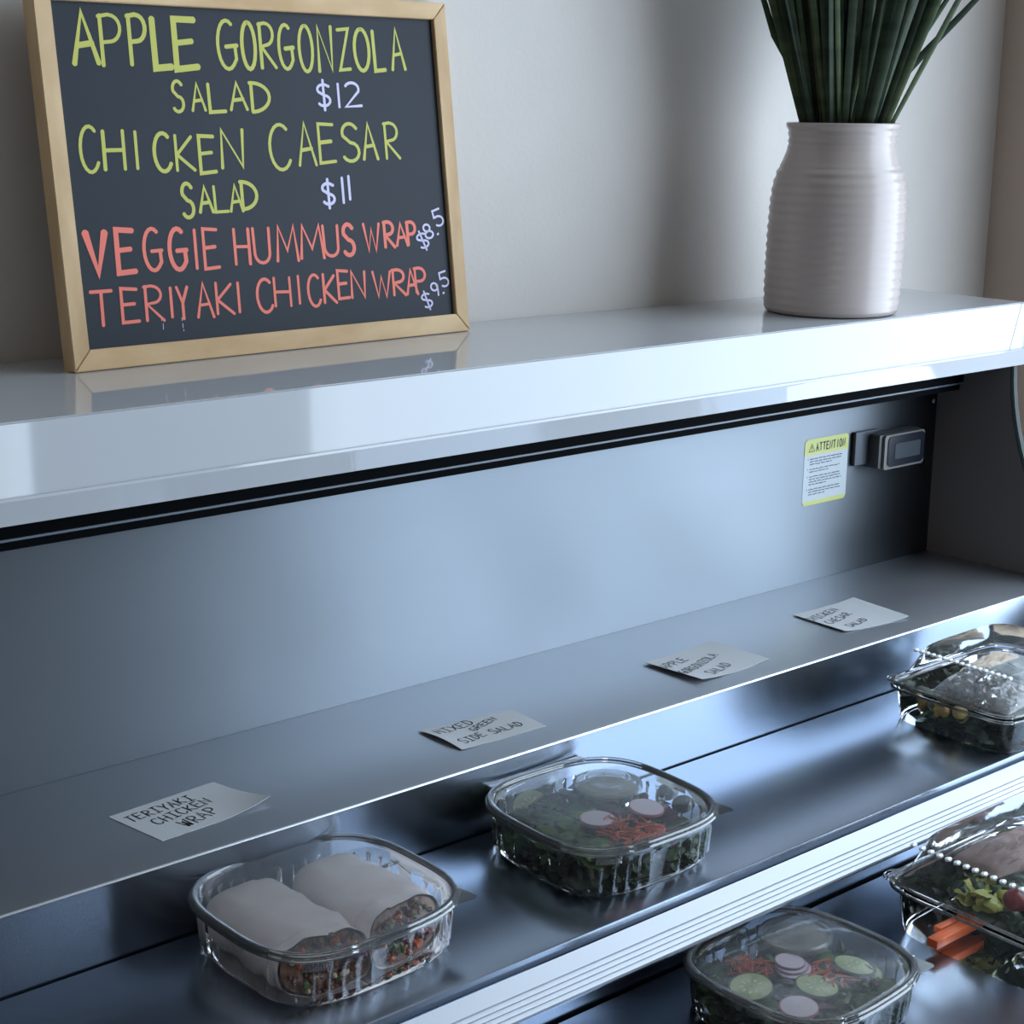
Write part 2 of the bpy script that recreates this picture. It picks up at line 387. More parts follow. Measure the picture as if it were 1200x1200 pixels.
def ribbon(bm, pts, width, nrm, thick=0.0003):
    """Painted stroke: a low flat bead along a polyline, with round ends."""
    P = [Vector(p) for p in pts]
    Q = [P[0]]
    for p in P[1:]:
        if (p-Q[-1]).length > width*0.12: Q.append(p)
    P = Q
    if len(P) < 2: P = [P[0], P[0] + nrm.orthogonal()*width*0.4]
    L, Rr = [], []
    n = len(P)
    for i, p in enumerate(P):
        d0 = (P[i]-P[i-1]).normalized() if i else (P[1]-P[0]).normalized()
        d1 = (P[i+1]-P[i]).normalized() if i < n-1 else d0
        d = (d0+d1)
        d = d.normalized() if d.length > 0.3 else d1
        s = nrm.cross(d).normalized()
        k = 1/max(0.6, math.sqrt(max(0.05, (1+d0.dot(d1))/2)))
        L.append(p + s*width/2*k); Rr.append(p - s*width/2*k)
    d = (P[0]-P[1]).normalized()*width*0.3; e = (P[-1]-P[-2]).normalized()*width*0.3
    s = (L[0]-Rr[0])*0.2; s2 = (L[-1]-Rr[-1])*0.2
    L = [P[0]+d+s] + L + [P[-1]+e+s2]; Rr = [P[0]+d-s] + Rr + [P[-1]+e-s2]
    vl = [bm.verts.new(q + nrm*thick) for q in L]; vr = [bm.verts.new(q + nrm*thick) for q in Rr]
    for i in range(len(L)-1):
        bm.faces.new((vl[i], vl[i+1], vr[i+1], vr[i]))

# ------------------------------------------------------------------ chalkboard leaning on the wall
P0 = on_z(88, 438, ZT); P1 = on_z(551, 388, ZT)
bx = (P1-P0); BW = bx.length; bx.normalize()
fn = Vector((bx.y, -bx.x, 0)); LEAN = 0.125
bu = Vector((0, 0, math.cos(LEAN))) - fn*math.sin(LEAN)
bn = bx.cross(bu)
if bn.y > 0: bn = -bn
BH = 0.333; BT = 0.020
MB = Matrix((bx, bu, bn)).transposed().to_4x4(); MB.translation = P0 + Vector((0, 0, 0.0008))
board = thing('chalkboard', 'pale wood framed chalkboard with handwritten salad and wrap prices leaning on the wall', 'chalkboard', P0 + bx*BW/2)
FW = 0.0165
def mitre(pts, name, mt):
    bm = bmesh.new(); a = [bm.verts.new((x, y, 0)) for x, y in pts]; b = [bm.verts.new((x, y, -BT)) for x, y in pts]
    for i in range(4): bm.faces.new((a[i], a[(i+1) % 4], b[(i+1) % 4], b[i]))
    bm.faces.new(a); bm.faces.new(b[::-1])
    bmesh.ops.bevel(bm, geom=list(bm.edges), offset=0.0007, segments=2, affect='EDGES')
    bm.transform(MB); return obj(name, bm, mt, board, smooth=30)
g = 0.0003
mitre([(g, 0), (BW-g, 0), (BW-FW-g, FW+0.002), (FW+g, FW+0.002)], 'frame_rail', M_wood)
mitre([(FW+g, BH-FW), (BW-FW-g, BH-FW), (BW-g, BH), (g, BH)], 'frame_rail', M_wood)
mitre([(0, g), (FW, FW+0.002+g), (FW, BH-FW-g), (0, BH-g)], 'frame_stile', M_wood_v)
mitre([(BW-FW, FW+0.002+g), (BW, g), (BW, BH-g), (BW-FW, BH-FW-g)], 'frame_stile', M_wood_v)
obj('slate', newbox((FW-0.004, FW-0.003, -0.011), (BW-FW+0.004, BH-FW+0.004, -0.005), 0, MB), M_slate, board)
SL = P0 + bn*(-0.005)
def on_board(x, y):
    r = ray(x, y); s = (SL-CAM).dot(bn)/r.dot(bn); return CAM + r*s
random.seed(5)
def board_line(label, letters, m, wd, off=0.0):
    """letters: (char, x left, x right, y top, y bottom, optional stroke factor)"""
    bm = bmesh.new()
    for L in letters:
        ch, x0, x1, y0, y1 = L[:5]; k = L[5] if len(L) > 5 else 1
        sh = 0.085*(y1-y0)
        for st in GL[ch]:
            pp = []
            for u, v in st:
                px = x0 + u*max(2, (x1-x0-sh)) + (1-v)*sh; py = y1 + (y0-y1)*v - (u-.5)*(x1-x0)*0.02
                pp.append(on_board(px, py))
            ribbon(bm, pp, wd*k*random.uniform(.88, 1.12), bn, 0.0003+random.random()*0.0001)
    o = obj('lettering', bm, m, board); o['label'] = label
Y_ = 'yellow-green hand lettering reading '
board_line(Y_+'APPLE GORGONZOLA', [('A', 82, 116, 14, 75, 1.35), ('P', 113, 145, 17, 77), ('P', 147, 174, 17, 76), ('L', 176, 202, 21, 81, 1.7), ('E', 201, 233, 22, 81, 1.6),
  ('G', 252, 279, 24, 81), ('O', 281, 301, 26, 81), ('R', 301, 324, 27, 80), ('G', 324, 345, 29, 81), ('O', 348, 368, 30, 84), ('N', 370, 391, 31, 84), ('Z', 394, 411, 34, 82), ('O', 413, 434, 34, 83), ('L', 435, 452, 36, 84), ('A', 456, 475, 34, 82)], M_yellow, 0.0036)
board_line(Y_+'SALAD, under the first line', [('S', 200, 216, 95, 131), ('A', 223, 241, 98, 130), ('L', 242, 265, 98, 132), ('A', 268, 290, 97, 129), ('D', 291, 318, 97, 131)], M_yellow, 0.0032)
board_line('lilac hand lettering reading $12', [('$', 369, 389, 96, 127), ('1', 392, 401, 98, 126), ('2', 402, 424, 97, 125)], M_lilac, 0.0030)
board_line(Y_+'CHICKEN CAESAR', [('C', 91, 117, 148, 202), ('H', 118, 149, 153, 199), ('I', 154, 165, 154, 198), ('C', 178, 202, 156, 201), ('K', 203, 229, 158, 200), ('E', 231, 254, 159, 203), ('N', 257, 287, 152, 197),
  ('C', 313, 342, 146, 199), ('A', 347, 371, 144, 194), ('E', 371, 394, 145, 191), ('S', 398, 422, 145, 189), ('A', 423, 443, 145, 187), ('R', 448, 469, 144, 186)], M_yellow, 0.0034)
board_line(Y_+'SALAD, under the second line', [('S', 211, 228, 215, 255), ('A', 232, 250, 219, 249), ('L', 249, 268, 218, 249), ('A', 268, 285, 217, 248), ('D', 280, 303, 213, 245)], M_yellow, 0.0032)
board_line('lilac hand lettering reading $11', [('$', 375, 394, 212, 242), ('1', 397, 406, 208, 238), ('1', 404, 414, 206, 234)], M_lilac, 0.0030)
board_line('coral hand lettering reading VEGGIE HUMMUS WRAP', [('V', 99, 126, 272, 320, 1.9), ('E', 134, 160, 269, 320, 1.5), ('G', 166, 191, 268, 317), ('G', 196, 220, 268, 316, 1.2), ('I', 223, 235, 269, 315), ('E', 236, 258, 268, 315),
  ('H', 272, 295, 268, 310), ('U', 295, 318, 267, 308), ('M', 322, 350, 265, 306), ('M', 350, 380, 264, 303), ('U', 377, 398, 264, 300), ('S', 400, 416, 263, 299, 1.2), ('W', 425, 446, 262, 294), ('R', 448, 463, 260, 290), ('A', 463, 478, 262, 288), ('P', 475, 488, 260, 287)], M_orange, 0.0033)
board_line('coral hand lettering reading TERIYAKI CHICKEN WRAP', [('T', 105, 134, 341, 382), ('E', 140, 164, 338, 378), ('R', 167, 193, 335, 376), ('I', 194, 207, 337, 372), ('Y', 206, 222, 336, 374), ('A', 229, 251, 332, 372), ('K', 251, 275, 331, 368), ('I', 273, 286, 331, 366),
  ('C', 299, 321, 327, 366), ('H', 319, 343, 325, 359), ('I', 345, 355, 323, 356), ('C', 359, 377, 322, 359), ('K', 377, 395, 321, 355), ('E', 394, 410, 317, 350), ('N', 410, 429, 318, 349), ('W', 436, 459, 318, 348), ('R', 458, 476, 316, 346), ('A', 475, 490, 316, 345), ('P', 484, 500, 314, 343)], M_orange, 0.0030)
def rot_line(label, items, ang, m, wd):
    bm = bmesh.new(); c, s = math.cos(math.radians(ang)), math.sin(math.radians(ang))
    for ch, cx, cy, wpx, hpx in items:
        for st in GL[ch]:
            pp = []
            for u, v in st:
                a = (u-.5)*wpx; b = (v-.5)*hpx
                pp.append(on_board(cx + a*c - b*s, cy - a*s - b*c))
            ribbon(bm, pp, wd, bn, 0.0005)
    o = obj('lettering', bm, m, board); o['label'] = label
rot_line('lilac slanting price reading $8.5', [('$', 495, 282, 13, 21), ('8', 501, 271, 11, 17), ('.', 511, 268, 8, 14), ('5', 513, 255, 12, 19)], -22+45, M_lilac, 0.0022)
rot_line('lilac slanting price reading $9.5', [('$', 500, 352, 12, 20), ('9', 510, 339, 10, 16), ('.', 518, 337, 8, 14), ('5', 520, 327, 11, 17)], 20, M_lilac, 0.0020)

bm = bmesh.new()
for x, y0, y1 in ((189, 373, 376), (191, 379, 386), (213, 372, 376), (214, 379, 384), (215, 386, 388)):
    ribbon(bm, [on_board(x, y0), on_board(x+.4, y1)], .0006, bn, .0003)
obj('paint_drips', bm, M_lilac, board)
# ------------------------------------------------------------------ vase and grasses
VC = Vector((1.527, 1.238, ZT))
prof = [(0.0, 0.004), (0.066, 0.003), (0.070, 0.0), (0.0755, 0.002), (0.0775, 0.006)]
def vr(z):
    ks = [(0, .0770), (.03, .0785), (.09, .0785), (.125, .0775), (.145, .0755), (.160, .0715), (.172, .0660), (.184, .0618), (.192, .0606), (.202, .0610), (.207, .0622), (.2115, .0638)]
    for (a, ra), (b, rb) in zip(ks, ks[1:]):
        if z <= b:
            t = (z-a)/(b-a); return ra+(rb-ra)*t
    return ks[-1][1]
N = 150
for i in range(4, N+1):
    z = 0.2115*i/N; r = vr(z)
    if z < 0.165: r += 0.0006*math.sin(z/0.0105*2*PI)*(1 if z > .01 else 0)
    elif z > .19: r += 0.0006*math.sin(z/0.008*2*PI)
    prof.append((r, z))
prof += [(0.0645, 0.2130), (0.0640, 0.2145), (0.0620, 0.2150), (0.0600, 0.2140), (0.0580, 0.205), (0.0575, 0.19), (0.066, 0.16), (0.072, 0.12), (0.072, 0.02), (0.0, 0.012)]
bm = bmesh.new(); lathe(bm, prof, *VC, seg=96, shear=(0.012, -0.010), cap0=False)
bmesh.ops.remove_doubles(bm, verts=bm.verts, dist=1e-5)
tag(obj('vase', bm, M_vase, base=VC, smooth=60), 'off white ribbed ceramic jar vase standing on the white countertop', 'vase')
M_leaf = [mat_two('grass_blade_%s' % n, a, b, 9, 0.6, 0.3, 0.7, stretch=(1, 1, 6), bump=0, spec=.25) for n, a, b in
          (('deep', (30, 42, 32), (56, 70, 50)), ('mid', (52, 68, 48), (88, 100, 68)), ('olive', (78, 80, 58), (112, 110, 80)))]
grass = thing('grass_bundle', 'bunch of dark green long-bladed artificial grasses standing in the ribbed vase', 'plant', VC + Vector((0.002, -0.002, 0.16)))
random.seed(11)
def blade(base, dirn, length, width, droop, mt, face):
    bm = bmesh.new(); n = 9; prev = None
    p = Vector(base); d = Vector(dirn).normalized()
    side = d.cross(face).normalized(); 
    for i in range(n+1):
        t = i/n
        w_ = width*(0.75 + 0.5*math.sin(PI*min(1, t*1.2)))*(1-t**3)*0.5 + 0.0002
        nn = side.cross(d).normalized()
        v = [bm.verts.new(p - side*w_), bm.verts.new(p + nn*w_*0.35), bm.verts.new(p + side*w_)]
        if prev:
            bm.faces.new((prev[0], prev[1], v[1], v[0])); bm.faces.new((prev[1], prev[2], v[2], v[1]))
        prev = v
        p = p + d*(length/n)
        out = Vector((d.x, d.y, 0))
        d = (d + Vector((0, 0, -droop*t)) + out*droop*0.6).normalized()
    obj('blade', bm, mt, grass, smooth=True)
for i in range(200):
    a = random.uniform(0, 2*PI); rr = math.sqrt(random.random())
    base = VC + Vector((0.038*rr*math.cos(a)+0.001, 0.038*rr*math.sin(a)-0.001, 0.165 + random.uniform(0, .02)))
    tilt = Vector((math.cos(a)*0.36*rr, math.sin(a)*0.30*rr, 1)) + Vector((random.gauss(0, .05), random.gauss(0, .05), 0))
    if i > 125: tilt += Vector((0.10, -0.085, 0))*random.random()
    tilt.y = min(tilt.y, .10)
    blade(base, tilt, random.uniform(.40, .56), random.uniform(.0045, .0085), random.uniform(0.0, .05), random.choice(M_leaf[:2] + [M_leaf[0]] + [M_leaf[2]]*(random.random() < .3)),
          Vector((-0.6+random.uniform(-.7, .7), -0.75, 0.1)))
# the outlying blades seen against the wall
def blade_px(pts, width, mt):
    """blade through points given in metres: x, y offsets on the plane across the vase"""
    bm = bmesh.new(); prev = None; n = len(pts)
    for i, p in enumerate(pts):
        t = i/(n-1); p = Vector(p); d = (Vector(pts[min(i+1, n-1)])-Vector(pts[max(0, i-1)])).normalized()
        side = d.cross(Vector((-.62, -.78, 0))).normalized(); w_ = width*(0.35+0.65*math.sin(PI*min(1, .15+t)))*.5
        nn = side.cross(d)
        v = [bm.verts.new(p-side*w_), bm.verts.new(p+nn*w_*.3), bm.verts.new(p+side*w_)]
        if prev: bm.faces.new((prev[0], prev[1], v[1], v[0])); bm.faces.new((prev[1], prev[2], v[2], v[1]))
        prev = v
    obj('blade', bm, mt, grass, smooth=True)
E1 = Vector((0.766, -0.643, 0)); E3 = Vector((0, 0, 1))
def along(pl, fwd=0.0): return [VC + E1*a + E3*b + Vector((-.64, -.77, 0))*fwd for a, b in pl]
blade_px(along([(-.025, .15), (-.035, .21), (-.058, .275), (-.080, .31), (-.098, .36), (-.125, .45), (-.16, .55)]), .0085, M_leaf[1])
blade_px(along([(-.030, .16), (-.044, .215), (-.058, .26), (-.078, .31), (-.09, .35), (-.12, .43)], .01), .0022, M_leaf[0])
blade_px(along([(.028, .15), (.040, .21), (.058, .255), (.088, .29), (.13, .335), (.175, .385), (.23, .45), (.27, .52)]), .0085, M_leaf[0])
blade_px(along([(.025, .15), (.035, .21), (.060, .27), (.10, .335), (.14, .40), (.18, .48)], .01), .0075, M_leaf[1])

# ------------------------------------------------------------------ sticker and thermometer on the back panel
PY = 1.2735
M_stk = mat('sticker_white', (176, 184, 188), 0.4); M_stky = mat('sticker_yellow_green', (184, 188, 100), 0.4)
sx0, sx1, sz0, sz1 = 1.5375, 1.6205, H0-0.4765, H0-0.3935
st = thing('warning_sticker', 'small white ATTENTION sticker with yellow-green header on the steel back panel', 'sticker', ((sx0+sx1)/2, PY, sz0))
def rrect(x0, x1, z0, z1, r, n=6, corners=(1, 1, 1, 1)):
    p = []
    for k, (cx, cz, a) in enumerate(((x1-r, z1-r, 0), (x0+r, z1-r, 90), (x0+r, z0+r, 180), (x1-r, z0+r, 270))):
        if corners[k]:
            p += [(cx+r*math.cos(math.radians(a+90*i/n)), cz+r*math.sin(math.radians(a+90*i/n))) for i in range(n+1)]
        else: p.append((x1 if k in (0, 3) else x0, z1 if k < 2 else z0))
    return p
def plate_y(pts, y0, y1):
    bm = bmesh.new(); a = [bm.verts.new((x, y0, z)) for x, z in pts]; b = [bm.verts.new((x, y1, z)) for x, z in pts]; n = len(pts)
    for i in range(n): bm.faces.new((a[i], a[(i+1) % n], b[(i+1) % n], b[i]))
    bm.faces.new(a); bm.faces.new(b[::-1]); return bm
obj('sheet', plate_y(rrect(sx0, sx1, sz0, sz1, .006), PY-.0003, PY), M_stk, st)
obj('header', plate_y(rrect(sx0, sx1, sz1-.020, sz1, .006, corners=(1, 1, 0, 0)), PY-.0005, PY-.0003), M_stky, st)['label'] = 'yellow-green header band'
obj('border', plate_y(rrect(sx0+.001, sx1-.001, sz0, sz0+.005, .0045, corners=(0, 0, 1, 1)), PY-.0005, PY-.0003), M_stky, st)
bm = bmesh.new(); NY = Vector((0, -1, 0))
x = sx0 + .0215
for ch in 'ATTENTION':
    for s_ in GL[ch]:
        ribbon(bm, [(x+u*.0042, PY-.0006, sz1-.0155+v*.0095) for u, v in s_], .0017, NY, .0001)
    x += .0064 if ch != 'I' else .0058
obj('lettering', bm, M_ink, st)['label'] = 'black capitals reading ATTENTION'
bm = bmesh.new()
tx, tz = sx0+.0075, sz1-.0155
ribbon(bm, [(tx, PY-.0006, tz), (tx+.0055, PY-.0006, tz+.0095), (tx+.011, PY-.0006, tz), (tx, PY-.0006, tz)], .0009, NY, .0001)
ribbon(bm, [(tx+.0055, PY-.0006, tz+.0065), (tx+.0055, PY-.0006, tz+.003)], .0011, NY, .0001)
ribbon(bm, [(tx+.0055, PY-.0006, tz+.0018), (tx+.0055, PY-.0006, tz+.0012)], .0011, NY, .0001)
obj('warning_triangle', bm, M_ink, st)
bm = bmesh.new(); random.seed(3); z = sz1-.025
for rows in (3, 2, 4, 3):
    for k in range(rows):
        x = sx0+.0105; end = sx1-.010 - (random.uniform(.015, .035) if k == rows-1 else random.uniform(0, .006))
        if k == 0: ribbon(bm, [(sx0+.0065, PY-.0004, z), (sx0+.0075, PY-.0004, z)], .0013, NY, .0001)
        while x < end:
            l = random.uniform(.004, .010); e = min(end, x+l)
            q = []; t = x
            while t < e: q.append((t, PY-.0004, z+random.uniform(-.0005, .0005))); t += .0007
            if len(q) > 1: ribbon(bm, q, .0010, NY, .0001)
            x = e + .0013
        z -= .0033
    z -= .0028
obj('fine_print', bm, mat('blue_grey_print', (58, 66, 92), 0.5), st)
th = thing('thermometer_display', 'small dark digital thermometer display box mounted at the right of the steel back panel', 'thermometer', (1.70, PY, H0-.445))
obj('bracket', newbox((1.628, PY-.006, H0-.437), (1.672, PY, H0-.394), .001), mat('bracket_grey', (72, 76, 84), .4, metal=.5), th)
obj('housing', newbox((1.655, PY-.022, H0-.442), (1.742, PY, H0-.398), .003), mat('housing_grey', (66, 66, 68), .45), th, smooth=30)
obj('bezel', plate_y(rrect(1.661, 1.742, H0-.443, H0-.399, .004), PY-.026, PY-.021), mat('bezel_grey', (104, 104, 100), .4), th)
obj('screen_surround', plate_y(rrect(1.667, 1.741, H0-.440, H0-.401, .007), PY-.0272, PY-.0258), mat('surround_black', (24, 28, 40), .25), th)
obj('screen', plate_y(rrect(1.680, 1.732, H0-.431, H0-.411, .002), PY-.0278, PY-.0270), mat('screen_grey', (66, 72, 78), .2), th)

# ------------------------------------------------------------------ price cards on the ledge
def card(label, corners, lines, lift, hgt):
    """corners: pixels of back-left, front-left, front-right, back-right; lift(u, v) the curl of the paper"""
    c = [on_z(x, y, ZL) for x, y in corners]; bl, fl, fr, br = c
    root_ = thing('price_card', label, 'card', (bl+fl+fr+br)/4, 'handwritten price cards on the ledge')
    def P(u, v): return (bl*(1-u)+br*u)*v + (fl*(1-u)+fr*u)*(1-v)
    bm = bmesh.new(); n = 14
    top = [[bm.verts.new(P(i/n, j/n) + Vector((0, 0, lift(i/n, j/n)+.0006))) for i in range(n+1)] for j in range(n+1)]
    bot = [[bm.verts.new(P(i/n, j/n) + Vector((0, 0, lift(i/n, j/n)+.0002))) for i in range(n+1)] for j in range(n+1)]
    for j in range(n):
        for i in range(n):
            bm.faces.new((top[j][i], top[j][i+1], top[j+1][i+1], top[j+1][i])); bm.faces.new((bot[j][i], bot[j+1][i], bot[j+1][i+1], bot[j][i+1]))
    for i in range(n):
        bm.faces.new((top[0][i], bot[0][i], bot[0][i+1], top[0][i+1])); bm.faces.new((top[n][i], top[n][i+1], bot[n][i+1], bot[n][i]))
        bm.faces.new((top[i][0], top[i+1][0], bot[i+1][0], bot[i][0])); bm.faces.new((top[i][n], bot[i][n], bot[i+1][n], top[i+1][n]))
    obj('paper', bm, M_card, root_, smooth=30)
    eu = fr-fl; ev = bl-fl; det = eu.x*ev.y-eu.y*ev.x
    def h(p):
        u = v = .5
        for _ in range(6):                       # invert the bilinear patch
            d = p-P(u, v); u += (d.x*ev.y-d.y*ev.x)/det; v += (eu.x*d.y-eu.y*d.x)/det
        return lift(min(1, max(0, u)), min(1, max(0, v)))
    for txt, p0, p1, hh in lines:
        bm = bmesh.new(); a = on_z(*p0, ZL); b = on_z(*p1, ZL); d = b-a; L = d.length; d.normalize(); up = Vector((-d.y, d.x, 0))
        step = L/len(txt)
        for i, ch in enumerate(txt):
            j = random.uniform(-.0006, .0006)
            for s_ in GL['#I' if ch == 'I' else ch]:
                q = [a + d*(step*(i+.08) + u*step*.74) + up*(v*hh+j) for u, v in s_]
                q = [p + Vector((0, 0, h(p)+.00075)) for p in q]
                ribbon(bm, q, .0012, Vector((0, 0, 1)), .0001)
        o = obj('lettering', bm, M_ink, root_); o['label'] = 'black handwriting reading ' + txt
random.seed(8)
card('grey handwritten card reading TERIYAKI CHICKEN WRAP, leftmost on the ledge', [(127, 958), (190, 986), (317, 943), (250, 917)],
     [('TERIYAKI', (154, 965), (231, 937), .0125), ('CHICKEN', (186, 968), (251, 940), .0125), ('WRAP', (220, 970), (260, 951), .0145)],
     lambda u, v: .010*max(0, u-.5)**2*3*(1-v)**2, 1)
card('grey handwritten card reading MIXED GREEN SIDE SALAD with its left edge lifted', [(490, 858), (541, 880), (640, 851), (600, 832)],
     [('MIXED', (516, 864), (559, 848), .0125), ('GREEN', (556, 858), (584, 843), .0085), ('SIDE', (545, 874), (573, 862), .011), ('SALAD', (579, 861), (616, 850), .0115)],
     lambda u, v: .0035*max(0, .5-u)**2*4*(.3+.7*math.sin(PI*v)), 1)
card('pale handwritten card reading APPLE GORGONZOLA SALAD with curled left corner', [(754, 779), (822, 802), (901, 774), (832, 753)],
     [('APPLE', (782, 788), (809, 774), .0125), ('GORGONZOLA', (804, 795), (843, 768), .0110), ('SALAD', (836, 793), (859, 779), .0120)],
     lambda u, v: .006*max(0, .6-u)**2*2.5*(1-v*.5) + .004*max(0, u-.6)**2*3, 1)
card('pale handwritten card reading CHICKEN CAESAR SALAD, nearest the dark end wall', [(929, 722), (990, 742), (1065, 725), (1000, 702)],
     [('CHICKEN', (951, 731), (984, 715), .0115), ('CAESAR', (974, 733), (1000, 720), .0110), ('SALAD', (997, 736), (1019, 727), .0100)],
     lambda u, v: .006*(max(0, u-.6)**2*3 + max(0, .35-u)**2*3)*(1-.4*v), 1)

# ------------------------------------------------------------------ clear hinged containers
def sq(th_, a, b, n=3.6):
    c, s = math.cos(th_), math.sin(th_)
    return (a*math.copysign(abs(c)**(2/n), c), b*math.copysign(abs(s)**(2/n), s))
def loft(bm, levels, cx, cy, seg=160, rot=0.0, cap0=True, cap1=False):
    """levels: (a, b, z, flute amplitude, exponent)"""
    rings = []; cr, sr = math.cos(rot), math.sin(rot)
    for a, b, z, fl, n in levels:
        ring = []
        for i in range(seg):
            t = 2*PI*i/seg; x, y = sq(t, a, b, n)
            if fl:
                # flutes run along the straight sides
                k = math.cos(2*PI*(x if abs(y)/b > abs(x)/a else y)/0.0118)
                L = math.hypot(x, y); q = fl*k
                if min(abs(x)/a, abs(y)/b) > .80: q = 0
                x -= x/L*q; y -= y/L*q
            ring.append(bm.verts.new((cx + x*cr - y*sr, cy + x*sr + y*cr, z)))
        rings.append(ring)
    for p, q in zip(rings, rings[1:]):
        for i in range(seg): bm.faces.new((p[i], p[(i+1) % seg], q[(i+1) % seg], q[i]))
    if cap0: bm.faces.new(rings[0][::-1])
    if cap1: bm.faces.new(rings[-1])
    return bm
def deli_container(label, cx, cy, z0, a, b, rot, h=0.046):
    t = thing('food_container', label, 'container', (cx, cy, z0), 'square clear hinged food containers')
    zb = z0 + 0.0004
    bm = bmesh.new()
    loft(bm, [(a*.83, b*.83, zb+.0015, 0, 3.4), (a*.87, b*.87, zb, 0, 3.4), (a*.885, b*.885, zb+.003, .0008, 3.6), (a*.892, b*.892, zb+.006, .0022, 3.8), (a*.908, b*.908, zb+h*.62, .0022, 3.8),
              (a*.918, b*.918, zb+h*.72, .0004, 3.8), (a*.925, b*.925, zb+h*.76, 0, 3.6), (a*.945, b*.945, zb+h*.80, 0, 3.4), (a*.955, b*.955, zb+h*.93, 0, 3.3)], cx, cy, 256, rot)
    obj('tray', bm, M_clear, t, smooth=35)
    # rolled rim: two beads
    bm = bmesh.new()
    def bead(sc, z, r):
        n = 160; pts = []; cr, sr = math.cos(rot), math.sin(rot)
        rings = []
        for i in range(n):
            th_ = 2*PI*i/n; x, y = sq(th_, a*sc, b*sc, 3.2); L = math.hypot(x, y); ux, uy = x/L, y/L
            ring = []
            for k in range(8):
                q = 2*PI*k/8; xx = x + ux*r*math.cos(q); yy = y + uy*r*math.cos(q)
                ring.append(bm.verts.new((cx+xx*cr-yy*sr, cy+xx*sr+yy*cr, z + r*math.sin(q)*.8)))
            rings.append(ring)
        for i in range(n):
            p, q = rings[i], rings[(i+1) % n]
            for k in range(8): bm.faces.new((p[k], p[(k+1) % 8], q[(k+1) % 8], q[k]))
    bead(.985, zb+h*.93, .0026); bead(.968, zb+h*1.0, .0024)
    obj('rim', bm, M_rim, t, smooth=True)
    bm = bmesh.new()
    loft(bm, [(a*.968, b*.968, zb+h*1.0+.002, 0, 3.2), (a*.94, b*.94, zb+h*1.0+.001, 0, 3.2), (a*.925, b*.925, zb+h*.965, 0, 3.3), (a*.90, b*.90, zb+h*.985, 0, 3.3), (a*.86, b*.86, zb+h*1.0, 0, 3.2), (a*.5, b*.5, zb+h*1.015, 0, 2.6), (a*.1, b*.1, zb+h*1.02, 0, 2.2)], cx, cy, 128, rot, cap0=False, cap1=True)
    lid = obj('lid', bm, M_lid, t, smooth=40)
    # opening tab at the front right corner, hinge flange at the back
    cr, sr = math.cos(rot), math.sin(rot)
    def W(x, y, z): return Vector((cx+x*cr-y*sr, cy+x*sr+y*cr, z))
    bm = bmesh.new(); q0 = sq(-PI/4-.24, a*.99, b*.99, 3.2); q1 = sq(-PI/4+.24, a*.99, b*.99, 3.2); tip = (a, -b)
    pts = [q0, (tip[0]*.84, tip[1]*.925), (tip[0]*.90, tip[1]*.93), (tip[0]*.93, tip[1]*.90), (tip[0]*.925, tip[1]*.84), q1]
    va = [bm.verts.new(W(x, y, zb+h*.95)) for x, y in pts]; vb = [bm.verts.new(W(x, y, zb+h*.965)) for x, y in pts]
    for i in range(6): bm.faces.new((va[i], va[(i+1) % 6], vb[(i+1) % 6], vb[i]))
    bm.faces.new(va[::-1]); bm.faces.new(vb)
    obj('tab', bm, M_rim, lid)
    bm = bmesh.new()
    for i in range(9):                                   # grip ridges on the tab
        f = i/8; x = q0[0]+(q1[0]-q0[0])*f; y = q0[1]+(q1[1]-q0[1])*f
        tube(bm, [W(x, y, zb+h*.97), W(x*1.045, y*1.045, zb+h*.968)], .0005, 5)
    obj('tab_ridges', bm, M_rim, lid)
    bm = bmesh.new(); box(bm, (-a*.62, b*.965, 0), (a*.62, b*1.045, .0015)); box(bm, (-a*.62, b*1.03, -.003), (a*.62, b*1.05, .002), .0005)
    bm.transform(Matrix.Translation((cx, cy, zb+h*.94)) @ Matrix.Rotation(rot, 4, 'Z'))
    obj('hinge', bm, M_rim, t)
    bm = bmesh.new()                                     # small serrated catch at the front left corner
    for i in range(12):
        f = i/11*0.32; x, y = sq(-3*PI/4+.05+f, a*.965, b*.965, 3.3)
        p = W(x, y, zb+h*.72); tube(bm, [p, p+Vector((0, 0, h*.13))], .0008, 5)
    obj('catch', bm, M_rim, t)
    return t

random.seed(21)
deli_container('square clear hinged container holding two wrap halves, on the upper deck', 0.6450, 0.9868, ZD, .0932, .0895, math.radians(2))
deli_container('square clear hinged container of salad with radish slices, on the upper deck', 0.9280, 0.9761, ZD, .0900, .0885, math.radians(-1.2))
deli_container('square clear hinged container of salad on the lower deck, below the price rail', 0.9790, 0.7860, Z2, .0850, .0838, math.radians(3.6))

# ---- two wrap halves
M_tort = mat_two('flour_tortilla', (226, 214, 212), (240, 232, 230), 18, 0.5, .35, .65, bump=.5)
M_fill = mat_two('brown_filling', (74, 42, 30), (140, 94, 66), 160, 0.4, .38, .62, bump=.8)
def rc(c, v=.2): k = random.uniform(1-v, 1+v); return tuple(min(255, max(0, x*k)) for x in c)
def chunks(bm, n, fn, s0, s1, flat=1.0, seg=1):
    for _ in range(n):
        p = fn(); r = bmesh.ops.create_icosphere(bm, subdivisions=seg, radius=random.uniform(s0, s1))
        R = Matrix.Rotation(random.uniform(0, 6), 3, Vector((random.random(), random.random(), random.random()+.01)).normalized())
        sc = Vector((random.uniform(.6, 1.6), random.uniform(.6, 1.2), random.uniform(.5, 1.0)*flat))
        for v in r['verts']: v.co = R @ Vector((v.co.x*sc.x, v.co.y*sc.y, v.co.z*sc.z)) + p
M_carrot = mat('carrot_orange', (206, 96, 52), .4, nscale=60, namt=.2)
